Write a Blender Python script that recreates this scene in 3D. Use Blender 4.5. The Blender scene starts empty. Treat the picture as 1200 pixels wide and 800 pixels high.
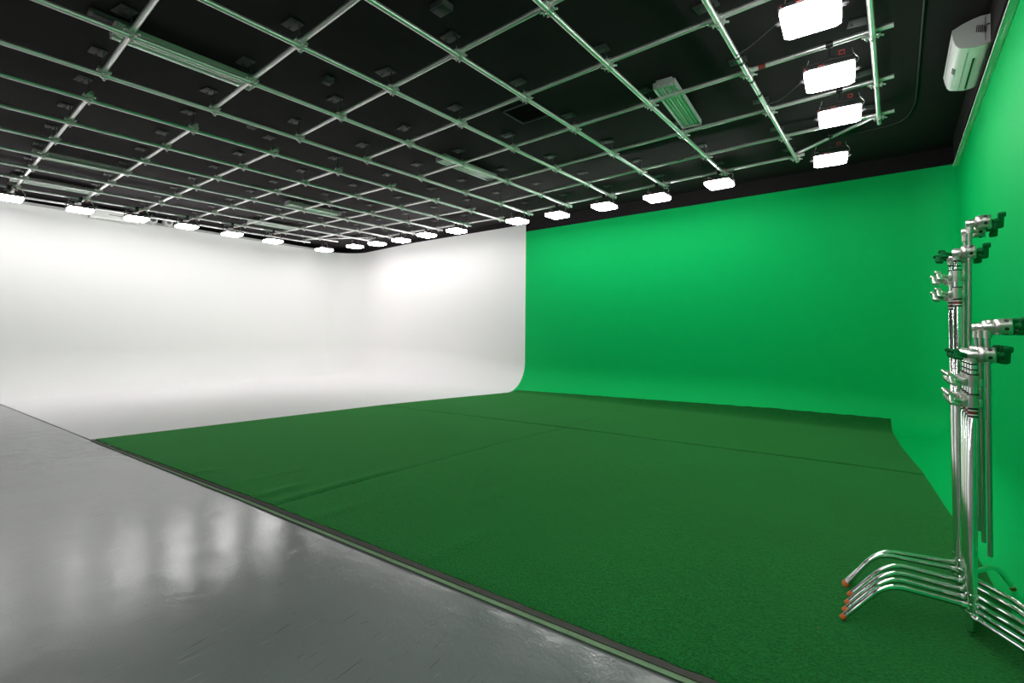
import bpy, bmesh, math, random
from mathutils import Vector, Matrix
random.seed(7)
PI = math.pi
scene = bpy.context.scene
COL = scene.collection

# ------------------------------------------------------------------ helpers
class MB:
    """collects shapes (vertices, faces, material slots) into one mesh"""
    def __init__(s): s.v = []; s.f = []; s.m = []
    def add(s, vs, fs, mi=0):
        o = len(s.v); s.v += [tuple(p) for p in vs]
        s.f += [tuple(i + o for i in f) for f in fs]; s.m += [mi] * len(fs)
    def box(s, c, d, rot=None, bev=0.0, mi=0):
        hx, hy, hz = d[0] / 2, d[1] / 2, d[2] / 2
        if bev <= 0:
            P = [Vector((x * hx, y * hy, z * hz)) for x in (-1, 1) for y in (-1, 1) for z in (-1, 1)]
            F = [(0, 1, 3, 2), (4, 6, 7, 5), (0, 4, 5, 1), (2, 3, 7, 6), (0, 2, 6, 4), (1, 5, 7, 3)]
        else:
            bm = bmesh.new(); bmesh.ops.create_cube(bm, size=1.0)
            for v in bm.verts: v.co = Vector((v.co.x * d[0], v.co.y * d[1], v.co.z * d[2]))
            bmesh.ops.bevel(bm, geom=bm.edges[:], offset=bev, segments=2, profile=0.5, affect='EDGES')
            bm.verts.index_update(); P = [v.co.copy() for v in bm.verts]
            F = [tuple(v.index for v in f.verts) for f in bm.faces]; bm.free()
        c = Vector(c)
        s.add([(rot @ p if rot else p) + c for p in P], F, mi)
    def tube(s, path, r, n=12, mi=0, cap=True):
        path = [Vector(p) for p in path]; N = len(path)
        rs = r if isinstance(r, (list, tuple)) else [r] * N
        tg = []
        for i in range(N):
            a = path[max(0, i - 1)]; b = path[min(N - 1, i + 1)]
            t = b - a
            tg.append(t.normalized() if t.length > 1e-9 else Vector((0, 0, 1)))
        ref = Vector((0, 0, 1)) if abs(tg[0].z) < .9 else Vector((1, 0, 0))
        x = tg[0].cross(ref).normalized(); vs = []; fs = []
        for i in range(N):
            x = (x - tg[i] * x.dot(tg[i])).normalized(); y = tg[i].cross(x)
            for k in range(n):
                a = 2 * PI * k / n
                vs.append(path[i] + (x * math.cos(a) + y * math.sin(a)) * rs[i])
        for i in range(N - 1):
            for k in range(n):
                fs.append((i * n + k, i * n + (k + 1) % n, (i + 1) * n + (k + 1) % n, (i + 1) * n + k))
        if cap:
            fs.append(tuple(range(n - 1, -1, -1))); fs.append(tuple((N - 1) * n + k for k in range(n)))
        s.add(vs, fs, mi)
    def lathe(s, a, axis, prof, n=20, mi=0):
        """prof: (distance along axis, radius) pairs"""
        a = Vector(a); axis = Vector(axis).normalized()
        s.tube([a + axis * (t + 1e-5 * i) for i, (t, r) in enumerate(prof)], [max(r, 1e-4) for t, r in prof], n, mi)
    def prism(s, poly, p0, vec, mi=0):
        """poly: 3-D outline, swept by vec"""
        n = len(poly); P = [Vector(p) + Vector(p0) for p in poly]; Q = [p + Vector(vec) for p in P]
        s.add(P + Q, [tuple(range(n - 1, -1, -1)), tuple(range(n, 2 * n))] + [(i, (i + 1) % n, n + (i + 1) % n, n + i) for i in range(n)], mi)
    def build(s, name, mats, parent=None, smooth=40):
        me = bpy.data.meshes.new(name); me.from_pydata(s.v, [], s.f)
        for m in (mats if isinstance(mats, (list, tuple)) else [mats]): me.materials.append(m)
        me.polygons.foreach_set('material_index', s.m)
        bm = bmesh.new(); bm.from_mesh(me); bmesh.ops.recalc_face_normals(bm, faces=bm.faces[:]); bm.to_mesh(me); bm.free()
        if smooth:
            me.polygons.foreach_set('use_smooth', [True] * len(me.polygons))
            me.set_sharp_from_angle(angle=math.radians(smooth))
        me.update()
        o = bpy.data.objects.new(name, me); COL.objects.link(o)
        if parent is not None: o.parent = parent
        return o

def tag(o, label=None, cat=None, group=None, kind=None):
    if label: o['label'] = label
    if cat: o['category'] = cat
    if group: o['group'] = group
    if kind: o['kind'] = kind
    return o
def thing(name, loc, label, cat, group=None, rot=(0, 0, 0)):
    o = bpy.data.objects.new(name, None); COL.objects.link(o); o.location = loc; o.rotation_euler = rot
    o.empty_display_size = .1
    return tag(o, label, cat, group)
def copy_tree(src, parent=None):
    c = src.copy(); COL.objects.link(c)
    if parent is not None: c.parent = parent
    for ch in list(src.children): copy_tree(ch, c)
    return c
def bend(pts, r, k=7):
    """polyline with rounded corners"""
    pts = [Vector(p) for p in pts]; out = [pts[0]]
    for i in range(1, len(pts) - 1):
        a, b, c = pts[i - 1], pts[i], pts[i + 1]
        d1 = (a - b).normalized(); d2 = (c - b).normalized()
        rr = min(r, (a - b).length * .48, (c - b).length * .48)
        p, q = b + d1 * rr, b + d2 * rr
        for j in range(k + 1):
            t = j / k; out.append(p * (1 - t) ** 2 + b * 2 * t * (1 - t) + q * t * t)
    out.append(pts[-1]); return out

ORD = ['zeroth', 'first', 'second', 'third', 'fourth', 'fifth', 'sixth', 'seventh', 'eighth', 'ninth', 'tenth', 'eleventh', 'twelfth', 'thirteenth', 'fourteenth', 'fifteenth']

# ------------------------------------------------------------------ materials
def new_mat(name):
    m = bpy.data.materials.new(name); m.use_nodes = True
    nt = m.node_tree; b = nt.nodes['Principled BSDF']
    return m, nt, b
def N(nt, t, **kw):
    n = nt.nodes.new(t)
    for k, v in kw.items():
        if k in ('operation', 'noise_dimensions', 'feature', 'blend_type', 'data_type', 'distance', 'normalize', 'interpolation_type', 'clamp'): setattr(n, k, v)
        else: n.inputs[k].default_value = v
    return n
def lin(c):
    return tuple(((x / 255) / 12.92 if x / 255 <= .04045 else ((x / 255 + .055) / 1.055) ** 2.4) for x in c) + (1,)
def coords(nt, scale=(1, 1, 1), rot=(0, 0, 0)):
    g = nt.nodes.new('ShaderNodeNewGeometry'); mp = nt.nodes.new('ShaderNodeMapping')
    mp.inputs['Rotation'].default_value = rot
    m2 = nt.nodes.new('ShaderNodeMapping'); m2.inputs['Scale'].default_value = scale
    nt.links.new(g.outputs['Position'], mp.inputs['Vector']); nt.links.new(mp.outputs['Vector'], m2.inputs['Vector']); return m2.outputs['Vector']
def simple(name, col, rough=.5, metal=0.0, var=.06, scale=20, bump=0.0, spec=.5):
    """flat-coloured surface with a slight mottling in tone and gloss"""
    m, nt, b = new_mat(name)
    tc = nt.nodes.new('ShaderNodeTexCoord')
    nz = N(nt, 'ShaderNodeTexNoise', Scale=scale, Detail=4.0)
    nt.links.new(tc.outputs['Object'], nz.inputs['Vector'])
    mx = nt.nodes.new('ShaderNodeMix'); mx.data_type = 'RGBA'
    mx.inputs['A'].default_value = tuple(c * (1 - var) for c in col[:3]) + (1,)
    mx.inputs['B'].default_value = tuple(min(1, c * (1 + var)) for c in col[:3]) + (1,)
    nt.links.new(nz.outputs['Fac'], mx.inputs['Factor']); nt.links.new(mx.outputs['Result'], b.inputs['Base Color'])
    b.inputs['Roughness'].default_value = rough; b.inputs['Metallic'].default_value = metal
    b.inputs['Specular IOR Level'].default_value = spec
    if bump:
        bp = N(nt, 'ShaderNodeBump', Strength=bump, Distance=.004)
        nt.links.new(nz.outputs['Fac'], bp.inputs['Height']); nt.links.new(bp.outputs['Normal'], b.inputs['Normal'])
    return m

M = {}
M['black_paint'] = simple('black_paint', (.0150, .0118, .0128), .85, 0, .25, 3, .2, .2)
M['dark_room'] = simple('pale_room', (.42, .42, .42), .8, 0, .1, 2)
M['pipe'] = simple('galvanised_steel', (.93, .925, .905), .28, .72, .06, 30)
M['clamp'] = simple('zinc_clamp', (.80, .80, .78), .30, .85, .15, 60)
M['plate'] = simple('dark_grey_plate', (.035, .036, .036), .6, 0, .2, 30)
M['ceiling_box'] = simple('grey_ceiling_box', (.07, .07, .068), .6, 0, .1, 30)
M['chrome'] = simple('chrome', (.84, .84, .83), .14, 1.0, .03, 60)
M['satin'] = simple('satin_nickel', (.68, .66, .62), .30, 1.0, .08, 90)
M['rod'] = simple('brushed_rod', (.50, .485, .46), .34, 1.0, .08, 120)
M['knob'] = simple('green_spill_plastic', (.0, .15, .04), .55, 0, .1, 50, 0, .15)  # green spill from the walls is put into the handle colour
M['rubber'] = simple('black_rubber', (.012, .012, .012), .5, 0, .1, 50)
M['red'] = simple('red_plastic', (.20, .024, .022), .5, 0, .1, 50)
M['red_tag'] = simple('red_tag_plastic', (.42, .035, .03), .5, 0, .1, 50)
M['orange'] = simple('orange_cap', (.62, .12, .025), .5, 0, .1, 50)
M['white_plastic'] = simple('white_plastic', (.82, .83, .80), .38, 0, .03, 12)
M['grey_plastic'] = simple('grey_plastic', (.46, .46, .45), .45, 0, .04, 12)
M['slot'] = simple('dark_slot', (.008, .009, .012), .4, 0, .1, 12)
M['tray'] = simple('white_enamel', (.90, .91, .89), .24, .4, .03, 8)
M['tube_glass'] = simple('frosted_tube', (.82, .83, .82), .2, 0, .02, 8)
M['housing'] = simple('black_housing', (.018, .018, .019), .5, 0, .15, 40)
M['trim'] = simple('white_trim_paint', (.88, .88, .84), .6, 0, .12, 25, .3)
M['tape_grey'] = simple('grey_backing_cloth', (.075, .070, .064), .9, 0, .30, 60, .5, .2)
M['pale_green'] = simple('worn_pale_green', (.16, .26, .14), .7, 0, .25, 40, .2)
M['conduit'] = simple('dark_conduit', (.022, .022, .022), .5, 0, .1, 40)
M['seam'] = simple('dark_seam', (.012, .03, .014), .9, 0, .2, 60)
M['white_band'] = simple('white_band', (.8, .8, .78), .4, 0, .03, 30)

def cyc_paint(name, a, b_, rough):
    m, nt, b = new_mat(name)
    v = coords(nt, (.5, .5, .5))
    n1 = N(nt, 'ShaderNodeTexNoise', Scale=1.3, Detail=3.0); nt.links.new(v, n1.inputs['Vector'])
    mx = nt.nodes.new('ShaderNodeMix'); mx.data_type = 'RGBA'
    mx.inputs['A'].default_value = a; mx.inputs['B'].default_value = b_
    nt.links.new(n1.outputs['Fac'], mx.inputs['Factor']); nt.links.new(mx.outputs['Result'], b.inputs['Base Color'])
    b.inputs['Roughness'].default_value = rough; b.inputs['Specular IOR Level'].default_value = .08
    v2 = coords(nt, (1, 1, 1)); n2 = N(nt, 'ShaderNodeTexNoise', Scale=55.0, Detail=3.0); nt.links.new(v2, n2.inputs['Vector'])
    bp = N(nt, 'ShaderNodeBump', Strength=.06, Distance=.004); nt.links.new(n2.outputs['Fac'], bp.inputs['Height'])
    nt.links.new(bp.outputs['Normal'], b.inputs['Normal'])
    return m
M['green'] = cyc_paint('chroma_green_paint', (.0, .47, .106, 1), (.0, .50, .118, 1), .6)
M['white'] = cyc_paint('white_cyclorama_paint', (.845, .84, .828, 1), (.872, .866, .853, 1), .6)

def floor_mat():
    m, nt, b = new_mat('grey_floor_paint')
    L = nt.links.new
    v = coords(nt)
    n1 = N(nt, 'ShaderNodeTexNoise', Scale=1.1, Detail=5.0); L(v, n1.inputs['Vector'])
    mx = nt.nodes.new('ShaderNodeMix'); mx.data_type = 'RGBA'
    mx.inputs['A'].default_value = (.148, .160, .156, 1); mx.inputs['B'].default_value = (.198, .208, .203, 1)
    L(n1.outputs['Fac'], mx.inputs['Factor'])
    col = mx.outputs['Result']
    # scuffs: short thin dark and pale strokes at two angles
    for ang, sc, thr, c, seed in ((1.42, (4, 60, 1), .74, (.06, .058, .055, 1), 0), (1.85, (6, 80, 1), .765, (.05, .048, .045, 1), 7), (1.60, (5, 110, 1), .75, (.36, .37, .36, 1), 13), (1.2, (16, 40, 1), .79, (.045, .043, .04, 1), 23)):
        vv = coords(nt, sc, (0, 0, ang))
        nn = N(nt, 'ShaderNodeTexNoise', Scale=1.0, Detail=2.0, Roughness=.5)
        ad = N(nt, 'ShaderNodeVectorMath', operation='ADD'); ad.inputs[1].default_value = (seed, seed * 2, 0)
        L(vv, ad.inputs[0]); L(ad.outputs[0], nn.inputs['Vector'])
        mr = N(nt, 'ShaderNodeMapRange'); mr.inputs['From Min'].default_value = thr - .055; mr.inputs['From Max'].default_value = thr - .01
        mr.inputs['To Max'].default_value = .5
        L(nn.outputs['Fac'], mr.inputs['Value'])
        m2 = nt.nodes.new('ShaderNodeMix'); m2.data_type = 'RGBA'
        L(mr.outputs['Result'], m2.inputs['Factor']); L(col, m2.inputs['A']); m2.inputs['B'].default_value = c
        col = m2.outputs['Result']
    L(col, b.inputs['Base Color'])
    n3 = N(nt, 'ShaderNodeTexNoise', Scale=2.4, Detail=4.0); L(v, n3.inputs['Vector'])
    r = N(nt, 'ShaderNodeMapRange'); r.inputs['To Min'].default_value = .15; r.inputs['To Max'].default_value = .19
    L(n3.outputs['Fac'], r.inputs['Value'])
    # roughness raised away from the stage to blur reflections of the left lamps
    sx = nt.nodes.new('ShaderNodeSeparateXYZ'); L(v, sx.inputs[0])
    blur_ramp = N(nt, 'ShaderNodeMapRange'); blur_ramp.inputs['From Min'].default_value = .95; blur_ramp.inputs['From Max'].default_value = .45; blur_ramp.inputs['To Max'].default_value = .075
    L(sx.outputs['Y'], blur_ramp.inputs['Value'])
    ra = N(nt, 'ShaderNodeMath', operation='ADD'); L(r.outputs['Result'], ra.inputs[0]); L(blur_ramp.outputs['Result'], ra.inputs[1]); L(ra.outputs[0], b.inputs['Roughness'])
    n4 = N(nt, 'ShaderNodeTexNoise', Scale=3.6, Detail=3.0); L(v, n4.inputs['Vector'])
    n5 = N(nt, 'ShaderNodeTexNoise', Scale=75.0, Detail=3.0); L(v, n5.inputs['Vector'])
    b1 = N(nt, 'ShaderNodeBump', Strength=.36, Distance=.012); L(n4.outputs['Fac'], b1.inputs['Height'])
    b2 = N(nt, 'ShaderNodeBump', Strength=.26, Distance=.0025); L(n5.outputs['Fac'], b2.inputs['Height']); L(b1.outputs['Normal'], b2.inputs['Normal'])
    L(b2.outputs['Normal'], b.inputs['Normal'])
    b.inputs['Specular IOR Level'].default_value = .7
    return m
M['floor'] = floor_mat()

def turf_mat():
    m, nt, b = new_mat('green_turf')
    L = nt.links.new; v = coords(nt)
    n1 = N(nt, 'ShaderNodeTexNoise', Scale=85.0, Detail=5.0, Roughness=.75); L(v, n1.inputs['Vector'])
    n2 = N(nt, 'ShaderNodeTexNoise', Scale=1.2, Detail=4.0); L(v, n2.inputs['Vector'])
    mr = N(nt, 'ShaderNodeMapRange'); mr.inputs['From Min'].default_value = .36; mr.inputs['From Max'].default_value = .66; L(n1.outputs['Fac'], mr.inputs['Value'])
    mx = nt.nodes.new('ShaderNodeMix'); mx.data_type = 'RGBA'
    mx.inputs['A'].default_value = (.001, .036, .008, 1); mx.inputs['B'].default_value = (.016, .215, .042, 1)
    L(mr.outputs['Result'], mx.inputs['Factor'])
    m2 = nt.nodes.new('ShaderNodeMix'); m2.data_type = 'RGBA'; m2.blend_type = 'MULTIPLY'; m2.inputs['Factor'].default_value = .35
    L(mx.outputs['Result'], m2.inputs['A'])
    gr = nt.nodes.new('ShaderNodeCombineColor')
    for k in ('Red', 'Green', 'Blue'): L(n2.outputs['Fac'], gr.inputs[k])
    L(gr.outputs['Color'], m2.inputs['B'])
    # scattered reddish specks of debris
    vo = N(nt, 'ShaderNodeTexVoronoi', Scale=4.2); L(v, vo.inputs['Vector'])
    sp = N(nt, 'ShaderNodeMath', operation='LESS_THAN'); sp.inputs[1].default_value = .028; L(vo.outputs['Distance'], sp.inputs[0])
    m3 = nt.nodes.new('ShaderNodeMix'); m3.data_type = 'RGBA'
    L(sp.outputs[0], m3.inputs['Factor']); L(m2.outputs['Result'], m3.inputs['A']); m3.inputs['B'].default_value = (.16, .10, .09, 1)
    L(m3.outputs['Result'], b.inputs['Base Color'])
    b.inputs['Roughness'].default_value = .95; b.inputs['Specular IOR Level'].default_value = .03
    b.inputs['Sheen Weight'].default_value = .55; b.inputs['Sheen Roughness'].default_value = .45; b.inputs['Sheen Tint'].default_value = (.22, .75, .24, 1)
    bp = N(nt, 'ShaderNodeBump', Strength=.55, Distance=.012); L(n1.outputs['Fac'], bp.inputs['Height']); L(bp.outputs['Normal'], b.inputs['Normal'])
    return m
M['turf'] = turf_mat()

def glow_mat(name, col, strength):
    m, nt, b = new_mat(name)
    b.inputs['Base Color'].default_value = (.8, .8, .8, 1); b.inputs['Emission Color'].default_value = col
    b.inputs['Emission Strength'].default_value = strength
    return m
M['glow'] = glow_mat('lit_diffuser', (1.0, .965, .98, 1), 31.0)
M['glow_side'] = glow_mat('lit_diffuser_rim', (1.0, .965, .98, 1), 46.0)

# ------------------------------------------------------------------ room constants (metres; camera above the origin)
XR, YW, RC = .66, 9.0, .5          # green right wall, back wall, corner radius
XSPLIT = -6.82                     # white | green
ZG = 2.45                          # grid height above eye level
KS = ZG / 2.73
ZC = 1.4 + 2.92 * KS               # ceiling
def sc(p): return (p[0] * KS, p[1] * KS, 1.4 + (p[2] - 1.4) * KS)
def wall_radius(x, y):
    ax, ay = x - (XR - RC), y - (YW - RC)
    if ax > 0 and ay > 0:
        return .5 - .1 * math.degrees(math.atan2(ax, ay)) / 90
    if XR - x < YW - y: return .4
    return .5 + .15 * min(1, max(0, (.16 - x) / 1.7))
def surf(x, y):
    """height of the green floor and its cove"""
    ax, ay = x - (XR - RC), y - (YW - RC)
    R = wall_radius(x, y)
    s = RC - math.hypot(ax, ay) if (ax > 0 and ay > 0) else min(XR - x, YW - y)
    if s >= R: return 0.0
    if s <= 0: return R
    return R - math.sqrt(R * R - (R - s) ** 2)

def struct(mb, name, mats, label, smooth=40):
    o = mb.build(name, mats, None, smooth); return tag(o, label, None, None, 'structure')

# grey floor, ceiling and dark outer walls
mb = MB(); mb.box((-7.5, 2.0, -.056), (18, 15, .1)); struct(mb, 'floor', M['floor'], 'glossy grey painted studio floor in front of the turf')
mb = MB(); mb.box((-7.5, 2.2, ZC + .05), (18, 15, .1)); struct(mb, 'ceiling', M['black_paint'], 'black painted studio ceiling above the pipe grid')
mb = MB(); mb.box((-7.4, YW + .09, ZC / 2), (17.6, .12, ZC)); struct(mb, 'wall_back', M['black_paint'], 'black upper wall above the back cyclorama')
mb = MB(); mb.box((XR + .12, 2.2, ZC / 2), (.16, 14.0, ZC)); mb.box((.69, 1.9, (3.725 + ZC) / 2), (.16, 13.4, ZC - 3.725)); struct(mb, 'wall_right', M['black_paint'], 'black upper wall above the green right wall')
mb = MB(); mb.box((-14.85, 2.2, ZC / 2), (.2, 14.0, ZC)); struct(mb, 'wall_left', M['black_paint'], 'black upper wall above the white left wall')
mb = MB(); mb.box((-7.4, -5.0, ZC / 2), (17.0, .2, ZC)); struct(mb, 'wall_front', M['dark_room'], 'grey wall behind the camera')

def sweep(path, name, mats, label, extra):
    """path: list of (x, y, inward nx, ny, z_top, radius). wall, cove and a floor lip"""
    mb = MB(); K = 14; rows = []
    for (x, y, nx, ny, zt, R) in path:
        row = [(x, y, zt), (x, y, (zt + R) * .66), (x, y, (zt + R) * .4)]
        for k in range(K + 1):
            a = PI / 2 * k / K; s = R - R * math.cos(a); z = R - R * math.sin(a)
            row.append((x + nx * s, y + ny * s, z))
        rows.append(row)
    n = len(rows[0]); vs = [p for r in rows for p in r]; fs = []
    for i in range(len(rows) - 1):
        for k in range(n - 1): fs.append((i * n + k, i * n + k + 1, (i + 1) * n + k + 1, (i + 1) * n + k))
    mb.add(vs, fs)
    # flat floor: fan strips from the inner edge of the cove to the given outline
    mb.add(*extra(rows)); return struct(mb, name, mats, label, 60)

gp = []
for i in range(24):
    x = XSPLIT + (.16 - XSPLIT) * i / 23
    gp.append((x, YW, 0, -1, 3.735 + .031 * (x - XSPLIT) / (.16 - XSPLIT), wall_radius(x, YW - .01)))
ztop = {15: 3.762, 30: 3.750, 45: 3.730, 60: 3.702, 75: 3.690, 90: 3.690}
for d in range(15, 91, 15):
    t = math.radians(d)
    gp.append((.16 + RC * math.sin(t), 8.5 + RC * math.cos(t), -math.sin(t), -math.cos(t), ztop[d], .5 - .1 * d / 90))
for i in range(1, 14):
    y = 8.5 - 12.5 * i / 13
    gp.append((XR, y, -1, 0, 3.70, .4))
def front_y(x): return 1.385 + (x + 7.8) * .0842      # grey floor meets the painted stage on this line
def green_floor(rows):
    vs, fs = [], []
    for r in rows:
        x, y, z = r[-1]
        vs.append((x, y, 0)); vs.append((x if y > 8 else -.5, max(front_y(x) + .45, min(y, 6.0)) if y > 2.4 else y, 0))
    # one simple flat sheet reaching under the turf
    P = [(r[-1][0], r[-1][1], 0) for r in rows]
    P = [p for p in P if p[1] >= 2.05] + [(.26, 2.05, 0), (-1.45, 1.915, 0), (-4.0, 1.70, 0), (XSPLIT, 1.47, 0)]
    return P, [tuple(range(len(P)))]
sweep(gp, 'cyclorama_green', M['green'], 'seamless chroma green wall sweeping into the floor', green_floor)

wp = []
RW = .9
LX = lambda y: -14.12 + (8.1 - y) * .075
nL = Vector((1, .075)).normalized()
for i in range(14):
    y = -4.0 + (8.1 + 4.0) * i / 13
    wp.append((LX(y), y, nL.x, nL.y, 3.85, RW))
for d in range(10, 91, 10):
    t = math.radians(d)
    wp.append((-13.22 - RW * math.cos(t), 8.1 + RW * math.sin(t), math.cos(t), -math.sin(t), 3.85, RW))
for i in range(1, 20):
    x = -13.22 + (XSPLIT + 13.22) * i / 19
    wp.append((x, YW, 0, -1, 3.85 + .06 * min(1, (x + 13.22) / 2.2), RW - .25 * max(0, (x + 10) / 3.18)))
def white_floor(rows):
    P = [(r[-1][0], r[-1][1], 0) for r in rows]
    P = [p for p in P if p[1] > front_y(p[0]) + .02]
    P = [(P[0][0], front_y(P[0][0]), 0)] + P + [(XSPLIT, 1.47, 0)]
    return P, [tuple(range(len(P)))]
sweep(wp, 'cyclorama_white', M['white'], 'seamless white wall sweeping into the white floor', white_floor)

# white trim along the top of the green right wall, ragged paint on its upper edge
mb = MB()
for i in range(46):
    y0 = 8.60 - i * .27; y1 = y0 - .27
    dz = random.uniform(-.003, .003)
    mb.box((.645, (y0 + y1) / 2, 3.675 + dz), (.04, .275, .085), bev=.004)
    if random.random() < .55:
        mb.box((.652, random.uniform(y1, y0), 3.722), (.02, random.uniform(.03, .10), random.uniform(.012, .03)))
mb.box((.630, 2.4, 3.640), (.05, 12.4, .018))
struct(mb, 'trim_1', M['trim'], 'white painted edge trim along the top of the green right wall')
# thin pale line along the left wall top
mb = MB()
P0 = Vector((LX(-3.9) + .02, -3.9, 3.835)); P1 = Vector((LX(8.05) + .02, 8.05, 3.835))
mb.prism([(0, 0, 0), (.03, 0, 0), (.03, 0, .05), (0, 0, .05)], P0, P1 - P0)
struct(mb, 'trim_2', M['grey_plastic'], 'grey edge strip along the top of the white left wall')
# worn pale green kerb line at the front of the turf
def front_line(x, off=0.0):
    pts = [(-7.75, 1.405), (-4.09, 1.755), (-1.55, 1.945), (-.59, 2.018), (.30, 2.085)]
    for (x0, y0), (x1, y1) in zip(pts, pts[1:]):
        if x <= x1 or x1 == .30: return y0 + (y1 - y0) * (x - x0) / (x1 - x0) + off
def strip(offa, offb, z, jit):
    mb = MB(); n = 110; top = []; 
    for i in range(n + 1):
        x = -7.76 + (8.02) * i / n
        g = .35 + .65 * min(1, i / (n * .5))
        j = random.uniform(-jit, jit)
        top.append(((x, front_line(x, offa * g), z), (x, front_line(x, offb * g) + j, z)))
    vs = []; fs = []
    for a, b in top: vs += [a, b, (a[0], a[1], z - .004), (b[0], b[1], z - .004)]
    for i in range(n):
        o = 4 * i; fs += [(o, o + 4, o + 5, o + 1), (o + 2, o, o + 1, o + 3) if i == 0 else (o, o + 2, o + 6, o + 4), (o + 1, o + 5, o + 7, o + 3)]
    mb.add(vs, fs); return mb
struct(strip(-.064, -.026, .0035, 0), 'trim_3', M['pale_green'], 'worn pale green painted line along the front of the turf')
o = strip(-.034, .012, .008, .003).build('edge_tape', M['tape_grey'], None, 0)
tag(o, 'long grey cloth tape flattened along the front edge of the green turf', 'tape')

# ------------------------------------------------------------------ turf pieces
WR = [((-4.10, 1.80), (-4.13, 2.25), .014), ((-3.86, 1.83), (-3.88, 3.2), .011), ((-5.24, 1.70), (-5.16, 1.95), .010), ((-3.32, 1.88), (-3.33, 2.3), .009), ((-2.63, 2.8), (-2.69, 3.6), .005), ((-4.6, 1.80), (-4.62, 2.6), .006), ((-2.2, 1.98), (-2.22, 2.6), .007)]
def wrinkle(x, y):
    h = 0
    for (a, b), (c, d), A in WR:
        L2 = (c - a) ** 2 + (d - b) ** 2
        t = ((x - a) * (c - a) + (y - b) * (d - b)) / L2
        if -.1 < t < 1.1:
            px, py = a + t * (c - a), b + t * (d - b)
            e = max(0, min(1, (t + .1) / .2)) * max(0, min(1, (1.1 - t) / .5))
            h += A * e * math.exp(-((x - px) ** 2 + (y - py) ** 2) / (2 * .035 ** 2))
    return h
def ev(poly, t):
    """point at fraction t along a polyline"""
    L = [math.dist(a, b) for a, b in zip(poly, poly[1:])]; T = sum(L) * t
    for (a, b), l in zip(zip(poly, poly[1:]), L):
        if T <= l + 1e-9: return (a[0] + (b[0] - a[0]) * T / l, a[1] + (b[1] - a[1]) * T / l)
        T -= l
    return poly[-1]
def turf(name, bot, top, left, right, nu, nv, label, th=.014):
    """Coons patch between four outlines, lying on floor and cove"""
    mb = MB(); vs = []
    c00, c10, c01, c11 = bot[0], bot[-1], top[0], top[-1]
    rim = {}
    for j in range(nv + 1):
        v = j / nv
        for i in range(nu + 1):
            u = i / nu
            b_, t_, l_, r_ = ev(bot, u), ev(top, u), ev(left, v), ev(right, v)
            p = [(1 - v) * b_[k] + v * t_[k] + (1 - u) * l_[k] + u * r_[k] - ((1 - u) * (1 - v) * c00[k] + u * (1 - v) * c10[k] + (1 - u) * v * c01[k] + u * v * c11[k]) for k in (0, 1)]
            e = min(i, nu - i, j, nv - j)
            if e == 0: p[0] += random.uniform(-.002, .002); p[1] += random.uniform(-.005, .005)
            z = surf(*p) + th + .003 * math.sin(p[0] * 2.1) * math.sin(p[1] * 1.7) + wrinkle(*p)
            if e == 0: z -= .004
            vs.append((p[0], p[1], z))
    W = nu + 1
    fs = [(j * W + i, j * W + i + 1, (j + 1) * W + i + 1, (j + 1) * W + i) for j in range(nv) for i in range(nu)]
    ring = [i for i in range(W)] + [j * W + nu for j in range(1, nv + 1)] + [nv * W + i for i in range(nu - 1, -1, -1)] + [j * W for j in range(nv - 1, 0, -1)]
    o = len(vs)
    for k in ring: x, y, z = vs[k]; vs.append((x, y, surf(x, y) + .001))
    n = len(ring)
    fs += [(ring[k], ring[(k + 1) % n], o + (k + 1) % n, o + k) for k in range(n)]
    mb.add(vs, fs)
    ob = mb.build(name, M['turf'], None, 70)
    return tag(ob, label, 'artificial turf', 'sheets of green artificial turf')
g = .012
J = (-3.68, 5.88)
turf('artificial_turf', [(-7.735, 1.425), (-4.09, 1.772), (-3.80, 1.794)], [(-7.37, 5.38), (J[0] - g, J[1] - g)], [(-7.735, 1.425), (-7.37, 5.38)], [(-3.80, 1.794), (-3.81, 4.6), (J[0] - g, J[1] - g)], 90, 110,
     'dark green turf sheet at front left, wrinkled near the seam, beside the white floor')
turf('artificial_turf', [(-3.797, 1.794), (-1.55, 1.956), (-.59, 2.027), (.43, 2.10)], [(J[0] - .004, J[1] - g), (.214, 6.27 - g)], [(-3.797, 1.794), (-3.806, 4.6), (J[0] - .004, J[1] - g)], [(.43, 2.10), (.447, 3.2), (.407, 3.683), (.386, 4.115), (.331, 4.888), (.214, 6.27 - g)], 80, 90,
     'largest green turf sheet at front right, lying under the light stands')
turf('artificial_turf', [(-7.37, 5.38 + g), (J[0] - .006, J[1] + g)], [(-6.739, 8.578), (-3.766, 8.707)], [(-7.37, 5.38 + g), (-6.739, 8.578)], [(J[0] - .006, J[1] + g), (-3.711, 6.9), (-3.766, 8.707)], 60, 70,
     'green turf sheet at back left, reaching to where white wall meets green')
turf('artificial_turf', [(J[0] - .001, J[1] + g), (.214, 6.27 + g)], [(-3.768, 8.708), (-1.642, 8.773), (-.505, 8.837), (-.066, 8.858)], [(J[0] - .001, J[1] + g), (-3.709, 6.9), (-3.768, 8.708)], [(.214, 6.27 + g), (.05, 7.6), (-.066, 8.858)], 60, 70,
     'green turf sheet at back right, curling up against the green corner')

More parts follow.
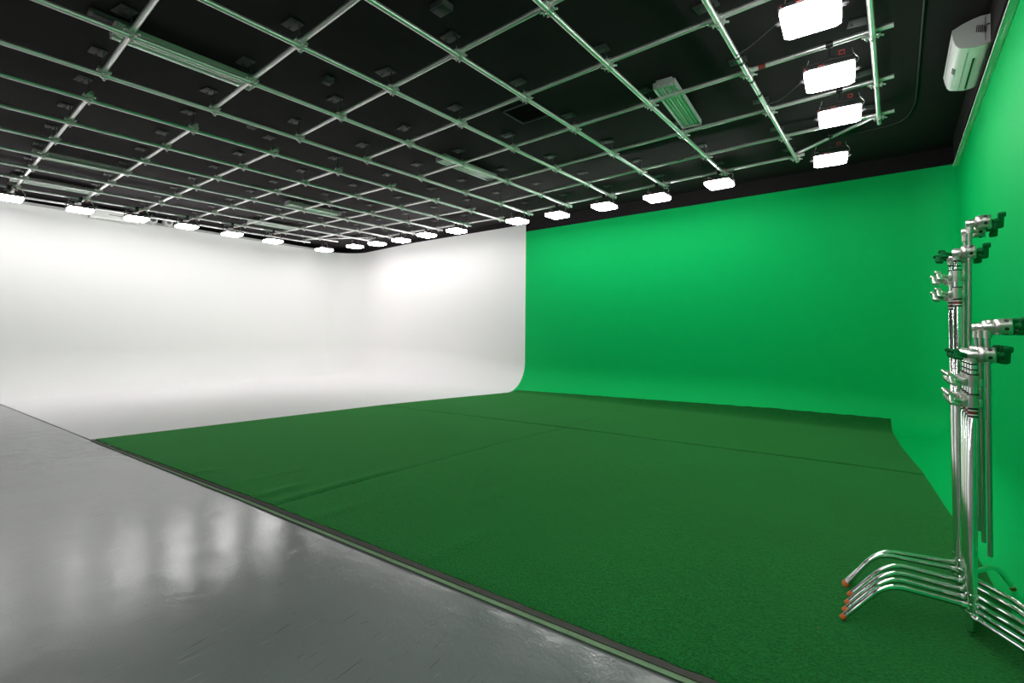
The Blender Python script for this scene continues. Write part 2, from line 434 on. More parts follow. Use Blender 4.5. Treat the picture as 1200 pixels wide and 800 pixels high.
# ------------------------------------------------------------------ pipe grid
GA = [v * ZG for v in (-.0565, -.4445, -.8385, -1.227, -1.6122, -1.9939, -2.375, -2.696, -3.0961, -3.4863, -3.8766, -4.2632, -4.6487, -5.0352, -5.3817)]
GB = [v * ZG for v in (3.1756, 2.8118, 2.4279, 2.0175, 1.6134, 1.2121, .8203, .4349)]
GC = [v * ZG for v in (3.1859, 2.8201, 2.4349, 2.0279, 1.6243, 1.2314, .8383, .4462)]
def gz(x, y, far):
    x /= ZG; y /= ZG
    k = 1 + (-.01716 * (x + 4) - .00166 * (y - 2)) if far else 1 + (.01761 * (x + 1.2) + .00201 * (y - 2))
    return 1.4 + ZG * k
PR = .0242 * KS
def pipe(name, p, q, label, group, tapes=(), reds=()):
    p, q = Vector(p), Vector(q); c = (p + q) / 2; d = (q - p).normalized()
    t = thing(name, c, label, 'pipe', group)
    mb = MB(); p -= c; q -= c
    # hollow tube: outside, end rims, short inside walls
    n = 16; mb.tube([p + d * .0, q], PR, n, cap=False)
    mb.tube([p, p + d * .0005], [PR, PR * .86], n, cap=False); mb.tube([q, q - d * .0005], [PR, PR * .86], n, cap=False)
    mb.tube([p, p + d * .12], PR * .86, n, cap=False); mb.tube([q, q - d * .12], PR * .86, n, cap=False)
    mb.build('pipe_tube', M['pipe'], t)
    for s, L in tapes:
        m2 = MB(); a = p + d * s; m2.tube([a, a + d * L], PR * 1.04, 16); tag(m2.build('tape_band', M['rubber'], t), 'black tape wrapped around the pipe')
    for s, L in reds:
        m2 = MB(); a = p + d * s; m2.tube([a, a + d * L], PR * 1.03, 16); tag(m2.build('tape_band', M['red'], t), 'faded red marking tape')
    return t
for i, x in enumerate(GA):
    far = i > 6
    y1 = [7.88, 8.80, 8.80, 8.80, 8.80, 8.80, 8.80, 8.83, 8.83, 8.83, 8.83, 8.83, 8.83, 8.30, 7.90][i] * KS
    y0 = -1.2
    lb = 'lengthwise steel pipe of the ceiling grid, %s from the green right wall' % ORD[i + 1]
    if i == 14: lb = 'lengthwise steel pipe of the ceiling grid nearest the white left wall'
    tp = [(v * KS - y0, w) for v, w in ((5.05, .03), (5.17, .05), (5.62, .04), (6.0, .05))] if i == 1 else []
    if i == 2: tp = [(8.15 * KS - y0, .06)]
    pipe('grid_pipe', (x, y0, gz(x, y0, far) - PR), (x, y1, gz(x, y1, far) - PR), lb, 'lengthwise ceiling grid pipes', tp)
for j, y in enumerate(GB):
    xr = GA[1] + .10 if j == 0 else GA[0] + .14
    xl = GA[6] - .10
    rd = {4: [(xr - .62 - xl, .07)], 3: [(xr - 1.0 - xl, .06)]}.get(j, [])
    lb = 'crosswise steel pipe of the right ceiling grid, %s' % ('nearest the green back wall' if j == 0 else '%s from the green back wall' % ORD[j + 1])
    pipe('grid_pipe', (xl, y, gz(xl, y, 0) + PR), (xr, y, gz(xr, y, 0) + PR), lb, 'crosswise ceiling grid pipes', (), rd)
for j, y in enumerate(GC):
    xr = GA[7] + .10
    xl = (GA[12] if j == 0 else GA[14]) - .10
    lb = 'crosswise steel pipe of the left ceiling grid, %s' % ('nearest the white back wall' if j == 0 else '%s from the white back wall' % ORD[j + 1])
    pipe('grid_pipe', (xl, y, gz(xl, y, 1) + PR), (xr, y, gz(xr, y, 1) + PR), lb, 'crosswise ceiling grid pipes')
pipe('grid_pipe', (-1.24 * KS, 8.73 * KS, gz(-1.1, 7.8, 0) + PR * 3.1), (-.12 * KS, 7.80 * KS, gz(-.15, 7.0, 0) + PR * 3.1), 'slanting steel pipe cutting the corner of the ceiling grid near the green corner', 'slanting grid pipes')
pipe('grid_pipe', (GA[14] - .05, 7.80 * KS, gz(GA[14], 7.0, 1) + PR * 3.1), (GA[12] + .1, 8.76 * KS, gz(GA[12], 7.8, 1) + PR * 3.1), 'slanting steel pipe cutting the corner of the ceiling grid near the white corner', 'slanting grid pipes')

# swivel couplers with hanger rods and ceiling plates at the crossings
def coupler_mesh():
    mb = MB()
    R = PR * 1.32
    for ax, z in (((0, 1, 0), -PR), ((1, 0, 0), PR)):
        a = Vector((0, 0, z)) - Vector(ax) * .026
        mb.lathe(a, ax, [(0, PR * 1.02), (0, R), (.052, R), (.052, PR * 1.02)], 14)
    for sx, sy, z, ax in ((1, 0, -PR, 0), (-1, 0, -PR, 0), (0, 1, PR, 1), (0, -1, PR, 1)):
        c = Vector((sx * (R + .010), sy * (R + .010), z))
        mb.box(c, (.030, .044, .016) if ax == 0 else (.044, .030, .016), bev=.003)
        mb.lathe(c + Vector((0, 0, -.030)), (0, 0, 1), [(0, .005), (.062, .005)], 8)
        mb.lathe(c + Vector((0, 0, -.020)), (0, 0, 1), [(0, .010), (.010, .010)], 6)
    mb.lathe((0, 0, -.075), (0, 0, 1), [(0, .004), (.004, .010), (.020, .010), (.024, .005), (.040, .005)], 10)
    # wing nuts
    mb.box((R + .032, .012, -PR - .006), (.034, .010, .016), Matrix.Rotation(.6, 3, 'Z'), .003)
    mb.box((-R - .030, -.010, -PR + .004), (.030, .010, .016), Matrix.Rotation(-.5, 3, 'Z'), .003)
    return mb
cm = coupler_mesh().build('coupler', M['clamp'], None, 40)
CM = cm.data; bpy.data.objects.remove(cm)
rod_cache = {}
def clamp(x, y, far, label):
    z = gz(x, y, far)
    t = thing('pipe_clamp', (x, y, z), label, 'clamp', 'clamps on the ceiling pipe grid')
    c = bpy.data.objects.new('coupler', CM); COL.objects.link(c); c.parent = t
    ox, oy = -.03, .0
    mb = MB(); h = ZC - z
    mb.tube([(ox, oy, PR + .01), (ox, oy, h - .012)], .0055, 8)
    mb.lathe((ox, oy, PR + .02), (0, 0, 1), [(0, .011), (.010, .011)], 6)
    mb.box((ox, oy * .5, PR + .012), (.05, .05, .006))
    mb.build('hanger_rod', M['plate'], t)
    mb = MB(); a = random.uniform(-.2, .2)
    ox, oy = -.085, -.035
    mb.box((ox, oy, h - .007), (.17 + random.uniform(-.02, .02), .12, .012), Matrix.Rotation(a, 3, 'Z'), .003)
    for sx in (-1, 1): mb.lathe((ox + sx * .055, oy, h - .022), (0, 0, 1), [(0, .010), (.01, .010)], 6)
    mb.build('ceiling_plate', M['plate'], t)
for i, x in enumerate(GA):
    far = i > 6
    rows = GC if far else GB
    lo = {0: [1, 2, 3], 1: range(0, 5), 2: range(0, 6), 3: range(0, 6), 4: range(0, 7), 5: range(0, 8), 6: range(0, 8)}.get(i, range(1 if i > 12 else 0, 8))
    for j in lo:
        wl = 'the white left wall' if False else ''
        clamp(x, rows[j], far, 'pipe clamp at %s lengthwise pipe from the right, %s crosswise pipe from the back' % (ORD[i + 1], ORD[j + 1]))

# ------------------------------------------------------------------ panel lights
def make_lamp():
    t = thing('panel_light', (0, 0, 0), 'x', 'ceiling light', 'glowing panel lights around the grid edge')
    mb = MB(); mb.box((0, 0, .074), (.42, .42, .036), bev=.008)
    for k in range(9): mb.box((-.16 + k * .04, 0, .098), (.006, .34, .026))
    mb.box((0, 0, .108), (.16, .20, .030), bev=.006)
    mb.build('housing', M['housing'], t)
    mb = MB()
    def ring(w, l, c, z):
        w /= 2; l /= 2
        return [(-w + c, -l, z), (w - c, -l, z), (w, -l + c, z), (w, l - c, z), (w - c, l, z), (-w + c, l, z), (-w, l - c, z), (-w, -l + c, z)]
    R = ring(.37, .38, .03, .002) + ring(.40, .41, .03, .014) + ring(.40, .41, .03, .055)
    fs = [tuple(range(8)), tuple(range(23, 15, -1))] + [(r * 8 + k, r * 8 + (k + 1) % 8, r * 8 + 8 + (k + 1) % 8, r * 8 + 8 + k) for r in (0, 1) for k in range(8)]
    mb.add(R, fs[:2] + fs[2:10]); mb.add(R, fs[10:], 1); mb.build('diffuser', [M['glow'], M['glow_side']], t, 25)
    mb = MB()
    mb.tube(bend([(-.225, 0, .06), (-.225, 0, .205), (.225, 0, .205), (.225, 0, .06)], .02, 4), .008, 8)
    for sx in (-1, 1): mb.lathe((sx * .208, 0, .06), (sx, 0, 0), [(0, .018), (.03, .018), (.03, .010), (.042, .010)], 10)
    mb.build('yoke', M['housing'], t)
    mb = MB()
    mb.box((0, 0, .222), (.04, .05, .03), bev=.004)
    mb.lathe((0, .03, .240), (0, 1, 0), [(0, .006), (.03, .006), (.03, .012), (.04, .012)], 8)
    mb.build('hook_clamp', M['housing'], t)
    mb = MB()
    for a, b in (((0, 0), (.052, .010)), ((0, .036), (.052, .010))): mb.box((.10, -.03, .215 + a[1] + b[1] / 2), (b[0], .008, b[1]))
    for sx in (-1, 1): mb.box((.10 + sx * .021, -.03, .238), (.010, .008, .046))
    tag(mb.build('safety_tag', M['red_tag'], t), 'red square safety tag')
    mb = MB(); mb.box((-.06, -.213, .076), (.05, .006, .020)); tag(mb.build('label_plate', M['red'], t), 'red marking plate')
    mb = MB(); mb.box((-.19, -.213, .076), (.015, .006, .022)); tag(mb.build('label_plate', M['red'], t), 'small red marking plate')
    mb = MB()
    mb.tube(bend([(-.10, .02, .12), (-.16, .03, .19), (-.20, .02, .16), (-.17, .01, .26)], .05, 5), .004, 6); mb.build('power_cable', M['grey_plastic'], t)
    mb = MB()
    mb.tube(bend([(.20, -.03, .09), (.24, -.02, .14), (.19, -.03, .20), (.18, -.02, .26)], .04, 5), .0025, 6); mb.build('safety_cable', M['clamp'], t)
    return t
lamps = []     # (x, y, z, turn, height of the pipe it hangs from, label)
back = [(-2.345, 8.568), (-3.521, 8.757), (-4.621, 8.729), (-5.79, 8.774), (-6.86, 8.71), (-8.77, 8.629), (-9.825, 8.55), (-10.994, 8.617), (-12.024, 8.546), (-12.964, 8.411)]
nm = ['above the green back wall, second from the green corner', 'above the green back wall, third from the green corner', 'above the green back wall, second from the white and green boundary', 'above the green back wall, nearest the white and green boundary',
      'directly above the line where white wall meets green', 'above the white back wall, nearest the green wall', 'above the white back wall, second from the green wall', 'above the white back wall, third from the green wall', 'above the white back wall, fourth from the green wall', 'above the white back wall, next to the corner light']
def hang(x, y, k, rz, far, label, up=0):
    lamps.append((x * k, y * k, 1.4 + 2.5 * k, rz, gz(x * k, y * k, far) + PR + up, label))
for j, ((x, y), s) in enumerate(zip(back, nm)):
    hang(x, y, (GB[0] if j < 5 else GC[0]) / y, 0, j > 4, 'small glowing ceiling panel ' + s)
hang(-.734, 8.328, KS * .985, .10, 0, 'glowing ceiling panel nearest the green corner, under the slanting pipe', PR * 2)
hang(-14.352, 8.193, KS * .983, 0, 1, 'glowing ceiling panel in the white corner where left and back walls meet', PR * 2)
for (x, y), s, yy in (((-.519, 4.446), 'largest glowing ceiling panel, nearest the camera at top right', GB[4]), ((-.50, 5.626), 'second largest glowing ceiling panel, just beyond the nearest one', GB[3]), ((-.499, 6.72), 'third glowing ceiling panel from the camera in the right row', GB[2])):
    hang(x, y, yy / y, .06, 0, s)
for (x, y), s in zip([(-14.163, 6.481), (-14.036, 5.327), (-13.894, 4.221), (-13.872, 3.193), (-13.857, 2.197), (-13.721, 1.105)], ['first from the white corner', 'second from the white corner', 'third from the white corner', 'fourth from the white corner', 'fifth from the white corner', 'at the left edge of the photo']):
    hang(x, y, GA[13] / x, PI / 2, 1, 'glowing ceiling panel above the white left wall, ' + s, -2 * PR)
# the rows go on beyond the frame
for j, y in enumerate((3.31, 2.24, 1.19, 0.1)):
    hang(-.5, y, KS, 0, 0, 'glowing ceiling panel beyond the frame, %s past the right row' % ORD[j + 1])
for j, y in enumerate((.05, -1.0)):
    hang(-13.75, y, KS, PI / 2, 1, 'glowing ceiling panel beyond the frame, %s past the left row' % ORD[j + 1], -2 * PR)
for j in range(6):  # extra unseen row behind the camera, added to brighten floor and right wall
    hang(-1.6 - 1.5 * j, -2.2, 1.0, 0, j > 3, 'added fill light panel beyond the frame, %s from the right in the row behind the camera' % ORD[j + 1])
    lamps[-1] = lamps[-1][:2] + (1.4 + 2.5 * KS,) + (0, ZC - .03) + lamps[-1][5:]
proto = make_lamp()
srcs = list(proto.children)
for i, (x, y, z, rz, zp, lb) in enumerate(lamps):
    if i == 0: o = proto
    else:
        o = proto.copy(); COL.objects.link(o)
        for ch in srcs:
            c = ch.copy(); COL.objects.link(c); c.parent = o
    o.location = (x, y, z); o.rotation_euler = (0, 0, rz); o.scale = (KS, KS, KS); o['label'] = lb
    h = (zp - z) / KS
    mb = MB(); mb.tube([(0, 0, .23), (0, 0, h - .02)], .008, 8)
    mb.lathe((-.03, 0, h), (1, 0, 0), [(0, .0245), (0, .034), (.06, .034), (.06, .0245)], 14)
    mb.build('pipe_hook', M['housing'], o)

# ------------------------------------------------------------------ unlit fluorescent fixtures above the grid
def make_fluoro(L=1.26, W=.25):
    t = thing('fluorescent_fixture', (0, 0, 0), 'x', 'light fixture', 'unlit fluorescent fixtures above the grid')
    prof = [(-W / 2, .0), (-W / 2 + .008, .0), (-W / 2 + .02, .05)]
    for k in range(3):
        c = -W / 2 + .02 + (W - .04) * (k + .5) / 3; q = (W - .04) / 6
        prof += [(c - q * .45, .060), (c + q * .45, .060)]
        if k < 2: prof += [(c + q * .85, .012), (c + q * 1.15, .012)]
    prof += [(W / 2 - .02, .05), (W / 2 - .008, .0), (W / 2, .0), (W / 2, .068), (-W / 2, .068)]
    mb = MB(); mb.prism([(x, 0, z) for x, z in prof], (0, -L / 2, 0), (0, L, 0)); mb.build('reflector', M['tray'], t, 30)
    for k in range(3):
        c = -W / 2 + .02 + (W - .04) * (k + .5) / 3
        mb = MB(); mb.tube([(c, -L / 2 + .03, .030), (c, L / 2 - .03, .030)], .0125, 12); mb.build('tube', M['tube_glass'], t)
    for s in (-1, 1):
        mb = MB(); mb.box((0, s * (L / 2 + .006), .034), (W, .012, .074), bev=.002)
        mb.box((0, s * (L / 2 - .01), .080), (W * .72, .05, .028), bev=.004)
        for k in range(3):
            c = -W / 2 + .02 + (W - .04) * (k + .5) / 3
            mb.lathe((c, s * (L / 2 + .010), .030), (0, s, 0), [(0, .020), (.006, .020), (.006, .013), (.014, .013)], 14)
        mb.build('end_cap', M['grey_plastic'], t)
    mb = MB()
    for s in (-1, 1): mb.tube([(0, s * L * .36, .068), (0, s * L * .36, .125)], .006, 8)
    mb.build('hanger', M['clamp'], t)
    return t
fx = make_fluoro()
fl = [(-2.10, 5.92, 4.19, .08, 'green tinted three tube fixture between the third and fourth pipes, nearest the green wall'),
      (-5.80, 1.76, 4.19, .0, 'large pale unlit tube fixture at upper left of the ceiling'),
      (-5.83, 6.00, 4.19, .0, 'green tinted tube fixture in the middle of the ceiling'),
      (-10.72, 5.84, 4.19, .0, 'small distant green tinted tube fixture beyond the middle of the grid'),
      (-10.98, 1.78, 4.19, .0, 'pale unlit tube fixture at far left, second from the left wall'),
      (-13.18, 1.72, 4.19, .0, 'pale unlit tube fixture at far left, nearest the left wall'),
      (-13.30, 6.10, 4.19, .0, 'tiny distant pale tube fixture near the white corner')]
for i, (x, y, z, rz, lb) in enumerate(fl):
    o = fx if i == 0 else copy_tree(fx)
    o.location = sc((x, y, z)); o.scale = (KS, KS, KS); o.rotation_euler = (0, 0, rz); o['label'] = lb

# ------------------------------------------------------------------ air conditioners
def aircon(name, loc, rz, prof, L, label, slot, disp, mat_body, scale=1):
    """prof: (x, z) outline with x measured out from the wall (x = 0)"""
    t = thing(name, loc, label, 'air conditioner', None, (0, 0, rz))
    mb = MB(); mb.prism([(x, 0, z) for x, z in prof], (0, 0, 0), (0, L, 0)); mb.build('body', M['white_plastic'], t, 28)
    for y0, d in ((-.012, .012), (L, .012)):
        mb = MB(); mb.prism([(x, 0, z) for x, z in prof], (0, y0, 0), (0, d, 0))
        sp = mb.build('side_panel', M['grey_plastic'], t, 28)
        if y0 < 0:
            m2 = MB()
            for k in range(6):
                m2.box((prof[2][0] * .52 + .012 * (k - 2.5), -.014, .145 - .004 * k), (.006, .004, .062), Matrix.Rotation(.12, 3, 'Y'))
            m2.box((prof[2][0] * .30, -.0135, .13), (.003, .003, .21)); m2.box((prof[2][0] * .12, -.014, .16), (.02, .004, .012))
            m2.build('vent_grille', M['slot'], sp)
    mb = MB(); mb.add(*slot); mb.build('outlet_slot', M['slot'], t, 0)
    mb = MB(); mb.add(*disp); mb.build('display_window', M['slot'], t, 0)
    return t
# near unit: its long side runs along the right wall, outline leans out to the left
pf = [(0, .247), (-.060, .250), (-.110, .243), (-.180, .222), (-.249, .188), (-.252, .170), (-.240, .10), (-.225, .045), (-.205, .018), (-.185, .008), (-.10, -.014), (-.04, -.010), (0, 0)]
def q(a, b, c, d): return ([a, b, c, d, tuple(v + w for v, w in zip(a, (0, 0, .01))), tuple(v + w for v, w in zip(b, (0, 0, .01))), tuple(v + w for v, w in zip(c, (0, 0, .01))), tuple(v + w for v, w in zip(d, (0, 0, .01)))],
    [(0, 1, 2, 3), (4, 7, 6, 5), (0, 4, 5, 1), (1, 5, 6, 2), (2, 6, 7, 3), (3, 7, 4, 0)])
ac = aircon('air_conditioner', (.609, 5.86 * .918, 1.4 + 2.57 * .918), 0, pf, .96, 'white wall air conditioner above the green right wall at the top right corner',
            q((-.080, .22, -.0185), (-.094, .22, -.0165), (-.094, .93, -.0165), (-.080, .93, -.0185)),
            q((-.200, .44, .008), (-.218, .44, .030), (-.218, .56, .030), (-.200, .56, .008)), M['white_plastic'])
ac.scale = (.918, .918, .918)
for ch in ac.children:
    if ch.name.startswith('body'):
        m2 = MB(); m2.box((-.247, .48, .118), (.003, .955, .003), Matrix.Rotation(.16, 3, 'Y')); m2.box((-.14, .52, -.0065), (.003, .86, .003)); tag(m2.build('panel_seam', M['grey_plastic'], ch, 0))
pf2 = [(0, 0), (0, .25), (.10, .245), (.17, .22), (.20, .17), (.195, .05), (.15, .0)]
a2 = aircon('air_conditioner', (-13.62, 2.30, ZC - .275), 0, pf2, .86, 'small distant white air conditioner hung from the ceiling before the white left wall',
       q((.196, .30, .10), (.204, .30, .10), (.204, .62, .10), (.196, .62, .10)), q((.150, .1, -.004), (.12, .1, -.004), (.12, .8, -.004), (.150, .8, -.004)), M['white_plastic'])
mb = MB()
for y in (.12, .74): mb.box((.06, y, .262), (.04, .03, .030))
mb.build('ceiling_bracket', M['grey_plastic'], a2)
for y, s in ((3.40, 'left'), (3.71, 'right')):
    t = thing('round_vent', (-13.62, y, ZC - .135), 'small round pale vent high before the left wall, %s of the pair' % s, 'vent', 'pair of round vents')
    mb = MB(); mb.lathe((0, 0, 0), (1, 0, 0), [(0, .09), (.20, .09), (.21, .075)], 24); mb.build('vent_ring', M['grey_plastic'], t)
    mb = MB(); mb.lathe((.19, 0, 0), (1, 0, 0), [(0, .045), (.028, .045)], 20); mb.build('vent_disc', M['ceiling_box'], t)
    mb = MB(); mb.box((.10, 0, .113), (.05, .03, .046)); mb.build('ceiling_bracket', M['grey_plastic'], t)

# small fittings on the ceiling
def cbox(x, y, d, label, rz=0):
    t = thing('ceiling_box', (x * KS, y * KS, ZC), label, 'junction box', None, (0, 0, rz))
    mb = MB(); mb.box((0, 0, -d[2] / 2), d, bev=.006); mb.build('box_body', M['ceiling_box'], t)
    mb = MB(); mb.box((0, 0, -d[2] - .003), (d[0] * .8, d[1] * .8, .006), bev=.002); mb.build('box_cover', M['plate'], t)
cbox(-5.15, 2.95, (.11, .09, .05), 'small grey box on the black ceiling, between the fifth and sixth lengthwise pipes')
cbox(-3.17, 2.90, (.15, .12, .05), 'grey box on the black ceiling near the top edge of the photo')
cbox(-5.78, 1.10, (.10, .30, .03), 'long grey plate on the black ceiling at upper left')
cbox(-7.2, 2.97, (.12, .10, .04), 'grey box on the black ceiling near the gap between the two grids')
t = thing('ceiling_hatch', (-3.84 * KS, 5.06 * KS, ZC), 'square dark vent hatch set in the black ceiling', 'hatch')
mb = MB()
for sx, sy, dx, dy in ((0, 1, .44, .03), (0, -1, .44, .03), (1, 0, .03, .44), (-1, 0, .03, .44)): mb.box((sx * .205, sy * .205, -.008), (dx, dy, .016))
mb.build('hatch_frame', M['plate'], t)
mb = MB()
for k in range(8): mb.box((0, -.15 + k * .043, -.006), (.38, .02, .008), Matrix.Rotation(.5, 3, 'X'))
mb.build('hatch_louvre', M['black_paint'], t)
mb = MB(); mb.tube(bend([(.21 * KS, 3.6, ZC - .012), (.21 * KS, 7.9 * KS, ZC - .012), (.10 * KS, 8.45 * KS, ZC - .012), (-.5 * KS, 8.50 * KS, ZC - .012)], .25, 8), .007, 8)
tag(mb.build('conduit', M['conduit'], None), 'thin dark conduit running along the black ceiling beside the air conditioner', 'conduit')
for i, (P, lb) in enumerate([([(-1.21, 5.0, 4.12), (-1.02, 4.75, 4.03), (-.8, 4.6, 4.06), (-.60, 4.45, 4.03)], 'thin drooping wire from the second lengthwise pipe to the largest light'),
                             ([(-1.21, 6.35, 4.14), (-1.0, 6.1, 4.04), (-.78, 5.85, 4.06), (-.62, 5.6, 4.02)], 'thin drooping wire from the second lengthwise pipe to the second largest light'),
                             ([(-2.95, 7.9, 4.20), (-2.7, 7.6, 4.14), (-2.4, 7.5, 4.19), (-2.3, 7.2, 4.16)], 'thin loose wire hanging near the back of the right grid')]):
    mb = MB(); mb.tube(bend([sc(p) for p in P], .2, 6), .0045, 6); tag(mb.build('loose_wire', M['plate'], None), lb, 'wire')

# ------------------------------------------------------------------ light stands
def tee(mb, a, ax, L, w, mi=0):
    """T-handle on a stem along ax, starting at a"""
    a, ax = Vector(a), Vector(ax).normalized()
    mb.lathe(a, ax, [(0, .011), (L * .55, .010), (L * .55, .014), (L, .014)], 12, mi)
    side = Vector((0, 0, 1)); tilt = Matrix.Rotation(.45, 3, ax)
    rot = (tilt @ Matrix([ax, ax.cross(side), side]).transposed())
    mb.box(a + ax * (L + .008), (.024, .020, w), rot, .006, mi)
    for s in (-1, 1): mb.box(a + ax * (L + .006) + rot @ Vector((0.005 * s, 0, s * w * .36)), (.032, .023, w * .34), rot, .007, mi)
def leg(t, ang, za, re, ze, rt, zt, rz_off=0):
    c, s = math.cos(ang), math.sin(ang)
    P = bend([(c * .018, s * .018, za), (c * re, s * re, ze), (c * rt, s * rt, zt)], .085, 10)
    mb = MB(); mb.tube(P, .0125, 14)
    o = mb.build('leg', M['chrome'], t)
    d = (P[-1] - P[-2]).normalized()
    m2 = MB(); m2.tube([P[-1] - d * .012, P[-1] + d * .010, P[-1] + d * .014], [.0136, .0136, .009], 12)
    tag(m2.build('foot_cap', M['orange'], o), 'orange foot cap')
    m3 = MB(); m3.lathe((c * .012, s * .012, za), (c, s, 0), [(0, .016), (.03, .016), (.034, .0128)], 12); m3.build('leg_socket', M['chrome'], o)
def grip_head(parent, a, ax, size=1.0, hand=True, knobname='head_handle'):
    """two round jaws on an axis with a T-handle at the far end"""
    a, ax = Vector(a), Vector(ax).normalized(); s = size
    mb = MB()
    mb.lathe(a - ax * .020 * s, ax, [(0, .012 * s), (.0, .019 * s), (.014 * s, .022 * s), (.034 * s, .022 * s), (.038 * s, .034 * s), (.046 * s, .037 * s), (.054 * s, .037 * s), (.054 * s, .029 * s), (.057 * s, .029 * s), (.057 * s, .037 * s), (.090 * s, .037 * s), (.094 * s, .034 * s)], 22)
    o = mb.build('grip_head', M['satin'], parent, 30)
    mb = MB()
    for k in range(6):
        an = k * PI / 3 + .3
        u = ax.cross(Vector((0, 0, 1))).normalized(); w = ax.cross(u)
        d = u * math.cos(an) + w * math.sin(an)
        mb.lathe(a + ax * .054 * s + d * .034 * s, d, [(0, .008 * s), (.0042 * s, .008 * s)], 10)
    mb.build('jaw_hole', M['rubber'], o)
    if hand:
        mb = MB(); tee(mb, a + ax * .076 * s, ax, .026 * s, .080 * s); tag(mb.build(knobname, M['knob'], o), 'T-handle coloured with green wall spill')
    return o
def make_stand(zc, label, pos, lean, k):
    """zc: height of the lower locking collar"""
    t = thing('light_stand', (pos[0], pos[1], surf(*pos) + .014), label, 'light stand', 'nested chrome light stands', (0, lean, 0))
    zb = surf(*pos) + .014
    zc -= zb
    mb = MB(); mb.lathe((0, 0, .018), (0, 0, 1), [(0, .014), (.008, .0195), (.012, .0200), (zc - .10, .0200), (zc - .095, .0170), (zc - .02, .0170)], 20); mb.build('pole', M['chrome'], t)
    mb = MB(); mb.lathe((0, 0, .0), (0, 0, 1), [(-.012, .006), (.0, .007), (.03, .008)], 10); mb.build('pole_tip', M['chrome'], t)
    # hub rings where the legs join
    mb = MB()
    for z in (.088, .128, .172): mb.lathe((0, 0, z), (0, 0, 1), [(0, .0203), (.003, .0232), (.020, .0232), (.023, .0203)], 20)
    mb.build('leg_hub', M['chrome'], t)
    # label sleeve
    mb = MB()
    z0 = zc - .065
    mb.lathe((0, 0, z0), (0, 0, 1), [(0, .0180), (.045, .0180)], 20); lb = mb.build('label_sleeve', M['white_band'], t)
    for z, h, m in ((.0, .008, 'rubber'), (.014, .014, 'red'), (.034, .009, 'rubber')):
        mb = MB(); mb.lathe((0, 0, z0 + z), (0, 0, 1), [(0, .0184), (h, .0184)], 20); tag(mb.build('label_stripe', M[m], lb), 'red stripe' if m == 'red' else 'black stripe')
    # two locking collars with T-handles to the left
    for z, dz in ((zc, 0), (zc + .092, 0)):
        mb = MB()
        mb.lathe((0, 0, z - .020), (0, 0, 1), [(0, .018), (.0, .0245), (.044, .0245), (.044, .020), (.056, .020)], 20)
        mb.box((-.024, 0, z + .002), (.028, .034, .036), bev=.005); mb.box((.022, 0, z + .002), (.022, .030, .036), bev=.005)
        co = mb.build('locking_collar', M['satin'], t, 30)
        mb = MB(); mb.lathe((0, 0, z + .037), (0, 0, 1), [(0, .0212), (.005, .0212)], 20); mb.build('collar_ring', M['rubber'], co)
        mb = MB(); tee(mb, (-.036, -.004, z + .004), (-.93, -.12 + .1 * k % .2, .18), .030, .052); mb.build('collar_handle', M['satin'], co)
    mb = MB(); mb.lathe((0, 0, zc + .02), (0, 0, 1), [(0, .0150), (.10, .0150), (.10, .0125), (.19, .0125), (.20, .008), (.225, .008)], 16); mb.build('riser', M['chrome'], t)
    for z in (.150, .176):
        mb = MB(); mb.lathe((0, 0, zc + z), (0, 0, 1), [(0, .0165), (.006, .0165)], 18); mb.build('riser_ring', M['rubber'], t)
    zh = zc + .222
    gh = grip_head(t, (0, 0, zh), (1, -.04, .03))
    mb = MB(); mb.lathe((0, 0, zh - .034), (0, 0, 1), [(0, .017), (.058, .017), (.060, .012)], 16); mb.build('head_socket', M['satin'], gh)
    mb = MB(); tee(mb, (-.018, -.002, zh - .004), (-.9, -.15, .06), .032, .046); tag(mb.build('socket_handle', M['knob'], gh), 'T-handle coloured with green wall spill')
    # legs: left pair-mate, right and rear, stacked at three heights
    a1 = math.atan2(2.834 - 3.07, -.202 - .264) if k < 4 else math.radians(210.6 if k == 4 else 215.5)
    leg(t, a1, .150 - zb, .345 if k < 4 else .41, .208 - zb, .525 if k < 4 else (.60 if k == 5 else .557), .026 - zb)
    px, py = pos
    a2 = math.radians(-60)
    leg(t, a2, .108 - zb, .37, .135 - zb, .47, surf(px + .47 * math.cos(a2), py + .47 * math.sin(a2)) + .028 - zb)
    a3 = math.radians(52 if k == 3 else 86)
    r3 = (.20, .31) if k == 3 else (.30, .42)
    leg(t, a3, .192 - zb, r3[0], .215 - zb, r3[1], surf(px + r3[1] * math.cos(a3), py + r3[1] * math.sin(a3)) + .03 - zb)
    return t
SY = [3.07, 3.155, 3.245, 3.35, 3.50, 3.60]
SX = [.263, .266, .270, .274, .259, .262]
LEAN = [.0125, .009, .004, 0.0, 0.0, -.010]
sl = ['foremost of the four shorter chrome light stands, nearest the camera', 'second from the front of the four shorter chrome light stands', 'third from the front of the four shorter chrome light stands', 'rearmost of the four shorter chrome light stands', 'front one of the two taller chrome light stands', 'rear one of the two taller chrome light stands']
for k in range(6):
    make_stand(1.083 if k < 4 else (1.613 if k == 4 else 1.600), sl[k], (SX[k], SY[k]), LEAN[k], k)
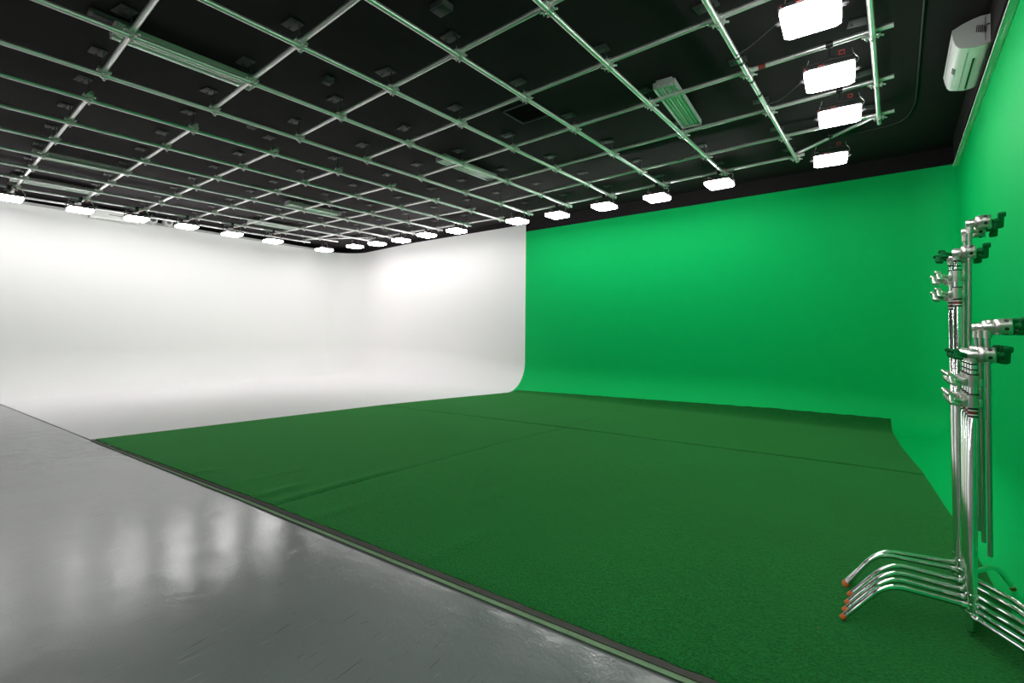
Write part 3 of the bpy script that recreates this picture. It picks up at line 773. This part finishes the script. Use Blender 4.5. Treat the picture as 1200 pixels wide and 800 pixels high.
# grip arms hanging through the heads
def make_arm(x, y, ztop, zbot, label, lean=0.0):
    t = thing('grip_arm', (x, y, zbot), label, 'grip arm', 'grip arms held by the light stands', (0, lean, 0))
    L = ztop - zbot
    mb = MB(); mb.tube([(0, 0, 0), (0, 0, .01), (0, 0, L - .02)], [.0082, .0090, .0090], 14); mb.build('rod', M['rod'], t)
    gh = grip_head(t, (.004, 0, L), (1, -.06, .04), 1.0)
    mb = MB(); mb.lathe((0, 0, L - .05), (0, 0, 1), [(0, .0145), (.035, .0145), (.035, .018), (.064, .018), (.067, .013)], 16); mb.build('head_socket', M['satin'], gh)
    return t
al = ['grip arm hanging in front, held by the foremost shorter light stand', 'grip arm held by the second shorter light stand', 'grip arm held by the third shorter light stand', 'grip arm held by the rearmost shorter light stand', 'tallest grip arm, held by the front taller light stand', 'tall grip arm, just behind the tallest one']
AX = [(.327, 3.055, 1.434, .400, 0), (.334, 3.150, 1.434, .385, -.003), (.322, 3.240, 1.434, .400, -.003), (.316, 3.345, 1.434, .420, -.004), (.310, 3.485, 1.985, .965, .012), (.300, 3.585, 1.958, .94, .012)]
AXT = AX
for (x, y, zt, zb, ln), lb in zip(AXT, al): make_arm(x - (zt - zb) * ln, y, zt, zb, lb, ln)

# ------------------------------------------------------------------ world, camera, view
w = bpy.data.worlds.new('World'); scene.world = w; w.use_nodes = True
w.node_tree.nodes['Background'].inputs['Color'].default_value = (.5, .5, .5, 1); w.node_tree.nodes['Background'].inputs['Strength'].default_value = .02

F_PX, YAW, ROLL, CY, PITCH = 560.774, -.676065, .008845, 375.674, .02
fw = Vector((math.sin(YAW) * math.cos(PITCH), math.cos(YAW) * math.cos(PITCH), math.sin(PITCH)))
r0 = Vector((math.cos(YAW), -math.sin(YAW), 0)); u0 = r0.cross(fw)
R = r0 * math.cos(ROLL) + u0 * math.sin(ROLL); U = u0 * math.cos(ROLL) - r0 * math.sin(ROLL)
cam = bpy.data.cameras.new('camera'); co = bpy.data.objects.new('camera', cam); COL.objects.link(co)
mt = Matrix((R, U, -fw)).transposed().to_4x4(); mt.translation = (0, 0, 1.4); co.matrix_world = mt
cam.sensor_fit = 'HORIZONTAL'; cam.sensor_width = 36; cam.lens = F_PX / 1200 * 36
cam.shift_y = (CY - 400) / 1200; cam.clip_start = .05; cam.clip_end = 100
scene.camera = co
scene.view_settings.view_transform = 'Standard'; scene.view_settings.look = 'None'
scene.view_settings.exposure = 0.0; scene.view_settings.gamma = 1.0; scene.view_settings.use_curve_mapping = False
scene.cycles.use_denoising = True
scene.cycles.max_bounces = 10; scene.cycles.diffuse_bounces = 7; scene.cycles.glossy_bounces = 5
scene.cycles.sample_clamp_indirect = 6.0
